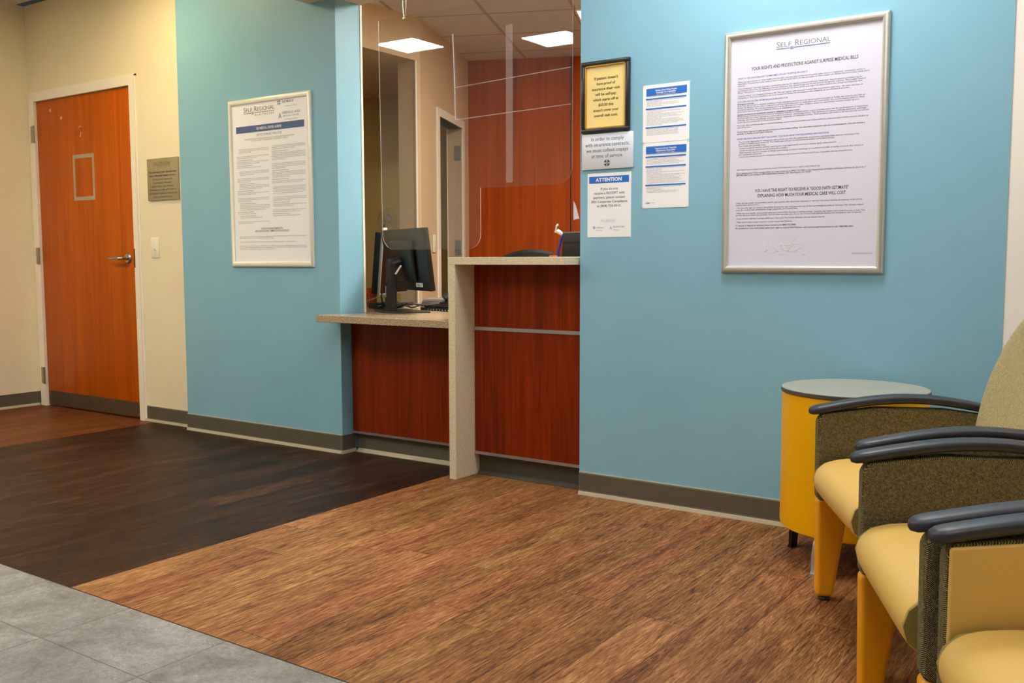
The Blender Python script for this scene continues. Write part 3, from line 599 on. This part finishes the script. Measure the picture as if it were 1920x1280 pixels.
at(B(-3.768, -2.905, 3.892, 4.20, 0, .104).build('toe_kick', M['base_rubber'], t, smooth=0), t)
at(MB().prism([(3.892, .020), (3.884, .014), (3.872, .003), (3.872, 0), (3.892, 0)], 'yz', -3.752, -2.905).build('toe_strip', M['base_toe'], t, smooth=0), t)
t = thing('high_desk_front', 'reddish wood desk front with metal strips below the raised counter', 'desk', (-2.54, 3.85, 0))
at(B(-2.859, -2.226, 3.793, 3.975, .742, 1.046).build('upper_panel', M['desk_wood'], t, smooth=0), t)
at(B(-2.859, -2.226, 3.793, 3.975, .120, .725).build('lower_panel', M['desk_wood'], t, smooth=0), t)
for z0, z1 in ((.725, .742), (.106, .120)): at(B(-2.859, -2.226, 3.789, 3.97, z0, z1).build('metal_strip', M['brushed_silver'], t, smooth=0), t)
at(B(-2.859, -2.226, 3.828, 3.97, 0, .102).build('toe_kick', M['dark_base'], t, smooth=0), t)
at(MB().prism([(3.828, .020), (3.820, .014), (3.808, .003), (3.808, 0), (3.828, 0)], 'yz', -2.859, -2.226).build('toe_strip', M['dark_base'], t, smooth=0), t)
# ---------------------------------------------------------------- hanging acrylic screen
YA = 3.90
t = thing('sneeze_guard', 'clear hanging acrylic screen with a stepped lower edge above the counters', 'screen', (-2.97, YA, 1.125))
pts = [(-3.577, 2.335), (-3.577, 1.20)] + arc(-3.50, 1.20, .075, 180, 270, 8)[0:0]
r = .085
pts = [(-3.570, 2.335), (-3.560, 1.125+r)] + arc(-3.560+r, 1.125+r, r, 180, 270, 8)[1:] + arc(-2.899-.075, 1.125+.075, .075, 270, 360, 8) + [(-2.899, 1.428)] + arc(-2.363-.085, 1.427+.085, .085, 270, 360, 8) + [(-2.363, 2.335)]
m = MB(); m.prism([(a+2.97, b-1.125) for a, b in pts], 'xz', 0, .005); bmf = m.bm
for f in bmf.faces:
    f.normal_update()
    if abs(f.normal.y) < .5: f.material_index = 1
o = m.build('acrylic_sheet', [M['acrylic'], M['acrylic_edge']], t, smooth=0)
def st(x0, x1, z0, z1, mat='acrylic_strip', d=.003, nm='joint_strip'):
    return MB().box(x0+2.97, x1+2.97, -d-.0005, -.0005, z0-1.125, z1-1.125).build(nm, M[mat], t, smooth=0)
st(-2.738, -2.700, 1.447, 2.20)
m = MB(); m.tube([(-3.062+2.97, -.006, 2.20-1.125), (-3.052+2.97, -.008, 2.0-1.125), (-3.048+2.97, -.006, 1.78-1.125)], .0028, 6); m.build('edge_bead', M['acrylic_edge'], t)
for (za, zb) in ((1.935, 1.96), (1.775, 1.792)):
    m = MB(); m.tube([(-3.05+2.97, -.004, za-1.125), (-2.367+2.97, -.004, zb-1.125)], .0014, 6); m.build('joint_line', M['acrylic_edge'], t)
for x in (-3.389, -2.45):
    m = MB(); m.tube([(x+2.97, .003, 2.36-1.125), (x+2.97, .003, 2.465-1.125)], .002, 6).tube([(x+2.97-.012, .003, 2.465-1.125), (x+2.97-.010, .003, 2.37-1.125), (x+2.97, .003, 2.325-1.125), (x+2.97+.010, .003, 2.37-1.125), (x+2.97+.012, .003, 2.465-1.125)], .003, 8)
    m.tube([(x+2.97, -.004, 2.325-1.125), (x+2.97, .010, 2.325-1.125)], .006, 10); m.build('hanging_hook', M['steel'], t)
# ---------------------------------------------------------------- monitors
def frame_M(c, wdir, z, tilt=0):
    """local x = width, y = back normal reversed (towards the screen), z = up"""
    w_ = Vector((wdir[0], wdir[1], 0)).normalized(); n_ = Vector((-w_.y, w_.x, 0))
    return Matrix.Translation((c[0], c[1], z)) @ Matrix(((w_.x, n_.x, 0), (w_.y, n_.y, 0), (0, 0, 1))).to_4x4()
WT = .777
w_ = Vector((.9, -.43, 0)).normalized(); rz = math.atan2(w_.y, w_.x)
t = thing('computer_monitor', 'black computer monitor seen from behind on the low counter, with a small white sticker', 'monitor', (-3.64, 4.06, WT), rz)
T = Matrix.Translation((0.02, .085, .295)) @ Matrix.Rotation(math.radians(7), 4, 'X')
def tilt(m, T): bmesh.ops.transform(m.bm, matrix=T, verts=m.bm.verts); return m
hs = tilt(B(-.303, .303, -.012, .016, -.172, .172, bevel=.006), T).build('screen_housing', M['black_plastic'], t)
tilt(B(-.15, .15, -.040, -.010, -.12, .11, bevel=.014), T).build('rear_hump', M['black_plastic'], hs)
tilt(B(-.29, .29, .0162, .0172, -.16, .16), T).build('display', M['screen_dark'], hs, smooth=0)
tilt(B(.115, .20, -.0135, -.0122, -.150, -.128), T).build('sticker', M['white_plastic'], hs, smooth=0)
a = MB(); text_into(a, 'SELF', .122, -.146, .018, y=-.0139, width=.07, bold=.02); tilt(a, T).build('sticker_text', M['ink'], hs, smooth=0)
m = MB(); m.prism([(-.032, 0), (.032, 0), (.030, .262), (.012, .305), (-.030, .290)], 'xz', -.025, .018); o = m.build('stand_column', M['dark_plastic'], t); o.modifiers.new('b', 'BEVEL').width = .006
MB().tube([(0, 0, .27), (.01, .05, .285)], .026, 12).build('stand_hinge', M['black_plastic'], t)
bp = MB(); bp.prism([(-.20, -.03), (.0, -.075), (.14, -.035), (.17, .16), (-.22, .16)], 'xy', 0, .008); o = bp.build('base_plate', M['dark_plastic'], t); o.modifiers.new('b', 'BEVEL').width = .003
MB().tube([(.055, .035, .262), (.03, .01, .215)], .0055, 8).build('cable_plug', M['white_plastic'], t)
m = MB(); m.tube([(.03, .01, .215), (.0, -.045, .15), (-.05, -.045, .09), (-.13, 0, .03), (-.24, .05, .012), (-.28, .10, .008)], .004, 8); m.build('cable', M['black_soft'], t)
v2 = Vector((-.36, .93, 0)).normalized(); rz2 = math.atan2(v2.y, v2.x)
t = thing('computer_monitor', 'second black monitor seen edge-on behind and left of the first, with a grey edge strip', 'monitor', (-4.045, 4.37, WT), rz2)
T = Matrix.Translation((.25, -.02, .27)) @ Matrix.Rotation(math.radians(5), 4, 'X')
# local +y is the left side of the width direction: rear of this monitor
tilt(B(-.25, .25, .0, .040, -.19, .19, bevel=.006), T).build('screen_housing', M['black_plastic'], t)
tilt(B(-.252, .25, -.016, 0, -.192, .192, bevel=.003), T).build('bezel', M['grey_plastic'], t)
tilt(B(-.24, .24, -.0175, -.016, -.18, .18), T).build('display', M['screen_dark'], t, smooth=0)
MB().box(.22, .28, -.03, .03, 0, .14, bevel=.004).box(.12, .38, -.10, .10, 0, .008).build('stand', M['black_plastic'], t)
# monitor behind the raised counter
t = thing('computer_monitor', 'dark monitor rising behind the raised counter next to the blue wall edge', 'monitor', (-2.475, 4.33, WT), math.radians(-18))
T = Matrix.Translation((0, 0, .27)) @ Matrix.Rotation(math.radians(-4), 4, 'X')
tilt(B(-.26, .26, -.02, .015, -.165, .165, bevel=.004), T).build('screen_housing', M['dark_plastic'], t)
tilt(B(-.255, .255, -.0215, -.0195, .108, .114), T).build('groove', M['black_soft'], t, smooth=0)
tilt(B(-.262, .262, -.021, .016, .163, .168), T).build('top_edge', M['grey_plastic'], t, smooth=0)
MB().box(-.04, .04, .0, .04, 0, .22, bevel=.005).box(-.12, .12, -.08, .12, 0, .008).build('stand', M['black_plastic'], t)
# office desk under it
t = thing('office_desk', 'cream work surface behind the raised counter, under the dark monitor', 'desk', (-2.0, 4.4, 0))
at(B(-2.9, -1.2, 4.0, 4.75, .739, .777).build('desk_top', M['speckled_top'], t, smooth=0), t)
for x in (-2.85, -1.3): at(B(x, x+.04, 4.05, 4.75, 0, .739).build('leg', M['dark_plastic'], t, smooth=0), t)
# lanyard with clip on the monitor corner
t = thing('lanyard', 'blue strap with white clip hanging on the left edge of the dark monitor', 'lanyard', (-2.745, 4.425, 1.205))
MB().tube([(.012, .0, .0), (.0, -.01, -.03), (-.012, -.012, -.09), (-.014, -.01, -.16), (-.012, 0, -.22)], .007, 8).build('strap', M['blue_plastic'], t)
MB().tube([(.004, 0, .0), (-.02, -.01, .018), (-.035, -.01, .012), (-.03, -.005, .045), (-.022, 0, .055)], [.010, .012, .006, .005, .006], 8).build('clip', M['white_plastic'], t)
m = MB(); m.box(-.022, .022, -.015, .015, -.435, .0, bevel=.004)
t2 = B(-2.735, -2.70, 4.28, 4.31, WT, 1.092, bevel=.004).build('orange_bottle', M['orange_pack']); tag(t2, 'orange container tip showing between chair back and dark monitor', 'bottle')
# task chair behind the counter
t = thing('office_chair', 'black rounded chair back just showing above the raised counter', 'chair', (-3.65, 5.50, 0), math.radians(30))
m = MB(); rings = []
for i in range(9):
    a = -1+2*i/8; z = 1.140-.085*abs(a)**2.2
    rings.append([(a*.27, -.02+.06*a*a, .62), (a*.27, -.02+.06*a*a, z-.02), (a*.27, .01+.06*a*a, z), (a*.27, .05+.06*a*a, z-.02), (a*.27, .05+.06*a*a, .62)])
m.loft(rings); m.build('backrest', M['black_soft'], t, smooth=50)
m = MB().box(-.25, .25, -.50, -.02, .44, .52, bevel=.03); m.build('seat', M['black_soft'], t)
MB().tube([(0, -.25, .08), (0, -.25, .44)], .03, 12).build('column', M['black_plastic'], t)
MB().tube([(0, -.05, .46), (0, .06, .50), (0, .07, .75)], .018, 8).build('back_bracket', M['black_plastic'], t)
for k5 in range(5):
    a = k5*2*math.pi/5; MB().tube([(0, -.25, .09), (.28*math.cos(a), -.25+.28*math.sin(a), .035)], [.022, .015], 8).lathe([(.01, 0), (.028, .005), (.028, .05), (.01, .055)], 10, (.28*math.cos(a), -.25+.28*math.sin(a))).build('leg', M['black_plastic'], t)
# clutter on the low counter
t = thing('desk_phone', 'black desk phone with handset behind the keyboard at the counter end panel', 'phone', (-3.56, 4.62, WT), math.radians(-24))
MB().prism([(-.11, 0), (.11, 0), (.11, .105), (-.11, .035)], 'yz', -.11, .11).build('phone_body', M['black_plastic'], t)
MB().tube([(-.085, -.09, .060), (-.085, -.05, .088), (-.085, .05, .125), (-.085, .09, .126)], [.022, .016, .016, .024], 10).build('handset', M['dark_plastic'], t)
MB().box(-.03, .09, .05, .10, .088, .100).build('display', M['grey_plastic'], t)
t = thing('keyboard', 'black keyboard with white key lettering on the low counter beside the end panel', 'keyboard', (-3.42, 4.34, WT), math.radians(-14))
MB().prism([(-.075, 0), (.075, 0), (.075, .028), (-.075, .016)], 'yz', -.22, .22).build('keyboard_case', M['black_plastic'], t)
m = MB()
for r_ in range(5):
    for c_ in range(15):
        x = -.205+c_*.0275; yk = -.058+r_*.027; zz = .018+r_*.0022; m.box(x, x+.023, yk, yk+.022, zz, zz+.008)
o = m.build('keys', M['black_soft'], t, smooth=0); o['kind'] = 'stuff'
m = MB()
for c_ in range(13): m.box(-.150+c_*.0275, -.143+c_*.0275, -.0755, -.0745, .004, .010)
o = m.build('key_lettering', M['white_plastic'], t, smooth=0); o['kind'] = 'stuff'
t = thing('folder_stack', 'small stack of grey folders lying flat behind the monitor base', 'folders', (-3.86, 4.80, WT), math.radians(20))
for i in range(4): MB().box(-.11, .11, -.14, .14, i*.012, i*.012+.011, M=Matrix.Rotation(.05*i, 4, 'Z')).build('sheets', M['grey_plastic'], t, smooth=0)
t = thing('orange_box', 'bright orange carton at the left end of the low counter', 'box', (-4.275, 4.56, WT), math.radians(-20))
MB().box(-.035, .035, -.03, .03, 0, .115, bevel=.002).build('carton', M['orange_pack'], t); a = MB()
for i in range(6): a.tube([(-.03+i*.010, -.0305, .03+.01*i), (-.02+i*.008, -.031, .045+.008*((i*3) % 5))], .0015, 5)
a.build('printed_pattern', M['red_brown'], t)
t = thing('pen_cup', 'black pen cup with pens beside the pillar edge', 'pen cup', (-4.215, 4.375, WT))
MB().lathe([(.034, 0), (.036, .1), (.032, .1), (.030, .01), (.001, .01)], 20).build('cup', M['black_soft'], t)
for i, (a, mm) in enumerate(((0, 'red_brown'), (1.5, 'green_leaf'), (2.8, 'black_soft'), (4.2, 'white_plastic'))):
    MB().tube([(.008*math.cos(a), .008*math.sin(a), .02), (.026*math.cos(a), .026*math.sin(a), .16+.015*i)], .0045, 8).build('pen', M[mm], t)
t = thing('adapter_cables', 'tangled black cables with white tags left of the monitor base', 'cable', (-3.95, 4.33, WT))
MB().box(-.08, .06, -.05, .05, 0, .035, bevel=.004).build('adapter', M['black_plastic'], t)
rnd = random.Random(5)
for i in range(5):
    p = [(-.05+.02*i, -.02, .03)]
    for j in range(5): p.append((p[-1][0]+rnd.uniform(.02, .07), rnd.uniform(-.08, .08), rnd.uniform(.008, .05)))
    MB().tube(p, .004, 7).build('cable', M['black_soft'], t)
MB().tube([(-.12, -.03, .04), (.0, -.03, .075), (.10, -.02, .10)], .0035, 7).build('grey_cable', M['grey_plastic'], t)
for z in (.07, .105): MB().box(.04, .066, -.035, -.033, z, z+.032, M=Matrix.Rotation(.1, 4, 'Z')).build('tag', M['white_plastic'], t, smooth=0)
t = thing('webcam', 'small white clip camera at the top left corner of the monitor', 'camera', (-3.895, 4.285, 1.238), rz)
MB().box(-.012, .014, -.012, .014, 0, .022, bevel=.003).build('body', M['white_plastic'], t); MB().lathe([(.009, .022), (.009, .04), (.003, .045)], 12).build('lens', M['black_plastic'], t)
# things on the office walls
q = A0+d_*.335; switch_plate((q.x+.003, q.y+.001, 1.19), 'white switch plate on the tan office wall right of the monitor', False, math.atan2(d_.y, d_.x)-0)
q = A1+p_*.905-d_*.002; t = thing('wall_paper', 'white paper corner pinned to the wood office wall above the dark monitor', 'paper', (q.x, q.y, 1.40), th)
MB().prism([(0, 0), (.05, .01), (.02, .12), (0, .16)], 'xz', -.002, 0).build('sheet', M['paper'], t, smooth=0)
q = Vector((-4.80, 4.62, 2.459)); t = thing('fire_sprinkler', 'small chrome sprinkler head on the passage ceiling', 'sprinkler', (-4.86, 4.95, 2.459))
MB().lathe([(.034, 0), (.03, -.006), (.012, -.01), (.008, -.035), (.02, -.04), (.022, -.044), (.004, -.046)], 20).build('head', M['steel'], t)
q = E0+p_*.06-d_*.002; t = thing('wall_fan', 'round fan outline hanging on the olive passage wall behind the screen', 'fan', (q.x, q.y, 1.425), th)  # pale circle built on the wall, its nature unknown
MB().tube([(.085*math.cos(a*math.pi/16), -.015, .095*math.sin(a*math.pi/16)) for a in range(32)], .004, 6, closed=True).build('cage_ring', M['grey_plastic'], t)
MB().tube([(.03*math.cos(a*math.pi/8), -.015, .04*math.sin(a*math.pi/8)) for a in range(16)], .006, 6, closed=True).tube([(0, 0, 0), (0, -.02, 0)], .02, 12).build('hub', M['grey_plastic'], t)
# ---------------------------------------------------------------- round side table
t = thing('side_table', 'round yellow drum side table with a grey top, in the corner by the chairs', 'table', (-.925, 3.445, 0))
R_ = .247
MB().lathe([(R_-.012, .125), (R_-.004, .13), (R_-.002, .145), (R_-.002, .604)], 72).build('drum', M['yellow_wood'], t, smooth=30)
MB().lathe([(R_-.001, .604), (R_+.002, .606), (R_+.002, .618), (R_, .6195)], 72).build('top_edge', M['table_edge'], t, smooth=30)
MB().lathe([(R_+.0005, .6195), (R_-.002, .621)], 72).build('table_top', M['table_top'], t, smooth=30)
for ang, mm in ((168, 'dark_metal'), (258, 'brushed_silver'), (348, 'dark_metal'), (78, 'dark_metal')):  # alike steel straps: lit one coloured silver, the rest darkened as shade
    a = math.radians(ang); MZ = Matrix.Rotation(a, 4, 'Z'); m = MB(); prof = [(.155, .125), (.205, .125), (.222, .10), (.232, .06), (.232, .012), (.238, 0), (.222, 0), (.218, .06), (.208, .095), (.195, .113), (.155, .113)]
    m.prism(prof, 'xz', -.022, .022, M=MZ); o = m.build('leg', M[mm], t)
# ---------------------------------------------------------------- waiting chairs
LG = []
def chair(label, loc, rz, inner='woven_brown'):
    t = thing('waiting_chair', label, 'chair', loc, rz, 'waiting room armchairs in a row on the right')
    for s in (-1, 1):
        yc = s*.292
        # upholstered side panel: rounded front post and panel down to the leg
        prof = [(-.27, .33), (.262, .318), (.276, .33), (.278, .57), (.262, .595), (.10, .615), (-.10, .613), (-.27, .59)]
        m = MB().prism(prof, 'xz', yc-.024, yc+.024); arm = o = m.build('arm_panel', M['woven_brown'], t); b = o.modifiers.new('b', 'BEVEL'); b.width = .014; b.segments = 4; b.limit_method = 'ANGLE'
        if inner != 'woven_brown':
            yi = yc - s*.0245; m = MB().prism([(-.26, .36), (.273, .345), (.273, .588), (.09, .608), (-.10, .606), (-.26, .582)], 'xz', yi-.006, yi+.006)
            o2 = m.build('inner_lining', M[inner], arm); b = o2.modifiers.new('b', 'BEVEL'); b.width = .005; b.segments = 2; o2['label'] = 'smooth yellow vinyl inner side of the arm'
        # arched black arm cap
        rings = []; n = 20
        for i in range(n+1):
            u = .5-.5*math.cos(math.pi*i/n); x = .303 - .60*u; z = .600 + .042*math.sin(math.pi*min(1, u*1.02)*.98)**1.1
            e = min(1, u/.048, (1-u)/.04); e = max(.03, math.sqrt(1-(1-e)**2)); wv = .029*e*(1+.12*math.sin(math.pi*u)); tv = .0145*e**.6
            rings.append([(x, yc+wv*math.cos(a)*(abs(math.cos(a))**-.25 if abs(math.cos(a)) > 1e-3 else 1), z+tv*math.sin(a)*(abs(math.sin(a))**-.25 if abs(math.sin(a)) > 1e-3 else 1)) for a in [2*math.pi*k/16 for k in range(16)]])
        MB().loft(rings).build('arm_cap', M['armcap'], t, smooth=60)
        # legs
        m = MB().prism([(.276, .325), (.185, .33), (.182, .26), (.218, .012), (.270, .012)], 'xz', yc-.024, yc+.024)
        LG.append(0); o = m.build('leg', M['leg_yellow'], t); LG[-1] = o; b = o.modifiers.new('b', 'BEVEL'); b.width = .014; b.segments = 4; b.limit_method = 'ANGLE'
        m = MB().prism([(-.27, .34), (-.16, .34), (-.17, .26), (-.235, .012), (-.295, .012)], 'xz', yc-.024, yc+.024)
        LG.append(0); o = m.build('leg', M['leg_yellow'], t); LG[-1] = o; b = o.modifiers.new('b', 'BEVEL'); b.width = .014; b.segments = 4; b.limit_method = 'ANGLE'
        MB().lathe([(.018, 0), (.020, .004), (.016, .013)], 16, (.241, yc)).build('foot_glide', M['black_plastic'], LG[-2])
        MB().lathe([(.018, 0), (.020, .004), (.016, .013)], 16, (-.265, yc)).build('foot_glide', M['black_plastic'], LG[-1])
    # seat cushion: side profile swept across, softly crowned
    sp_ = [(-.22, .335), (.13, .328), (.222, .323), (.260, .333), (.289, .360), (.298, .394), (.288, .427), (.262, .452), (.21, .466), (.08, .471), (-.05, .464), (-.22, .455)]
    cxm, czm = .12, .397; rings = []; ys = [-.246, -.240, -.220, -.17, -.06, .06, .17, .216, .234, .240]; ks = [.90, .955, .985, 1, 1.0, 1.0, 1, .985, .955, .90]
    for yv, kv in zip(ys, ks):
        rings.append([(x if x < 0 else .24+(x-.24)*(1 if kv > .97 else kv), yv, czm+(z-czm)*(kv+.02*(1 if abs(yv) < .07 else 0))) for x, z in sp_])
    seat_o = o = MB().loft(rings).build('seat', M['vinyl'], t, smooth=60); b = o.modifiers.new('s', 'SUBSURF'); b.levels = 1; b.render_levels = 2
    for s in (-1, 1):
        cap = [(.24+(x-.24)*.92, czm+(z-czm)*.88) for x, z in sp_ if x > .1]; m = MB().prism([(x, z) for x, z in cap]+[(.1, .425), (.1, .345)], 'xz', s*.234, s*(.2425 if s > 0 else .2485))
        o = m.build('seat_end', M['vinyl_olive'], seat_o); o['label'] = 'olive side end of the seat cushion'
    # curved backrest
    rings = []; nz = 12
    for i in range(nz+1):
        z = .42 + .53*math.sin(i/nz*math.pi/2)**.9 if i else .42
        hw = .250*(max(0, 1-max(0, (z-.57)/.385)**2.1))**.5; hw = max(hw, .02); xb = -.178 - .16*(z-.42); tk = .075*(.35+.65*(hw/.258)**.6)
        ring = []
        for k_ in range(24):
            a = 2*math.pi*k_/24; cx_ = math.cos(a); sx_ = math.sin(a); yy_ = hw*math.copysign(abs(cx_)**.6, cx_); xx_ = tk/2*math.copysign(abs(sx_)**.7, sx_)
            ring.append((xb - tk/2 + xx_ + .05*(yy_/.258)**2, yy_, z))
        rings.append(ring)
    MB().loft(rings).build('backrest', M['woven_light'], t, smooth=70)
    B(-.25, .19, -.262, .262, .29, .328, bevel=.006).build('seat_frame', M['dark_metal'], t)
    return t
FA = math.radians(205.1)
chair('olive woven armchair farthest along the row, next to the round side table', (-.530, 2.858, 0), FA+math.radians(3.5))
chair('middle woven armchair of the row with a yellow seat and woven arm side', (-.230, 2.178, 0), FA)
chair('nearest armchair with smooth yellow inner arm side, at the right picture edge', (.062, 1.596, 0), FA, 'vinyl')

for o in bpy.data.objects:
    for md in o.modifiers:
        if md.type == 'BEVEL': md.harden_normals = True
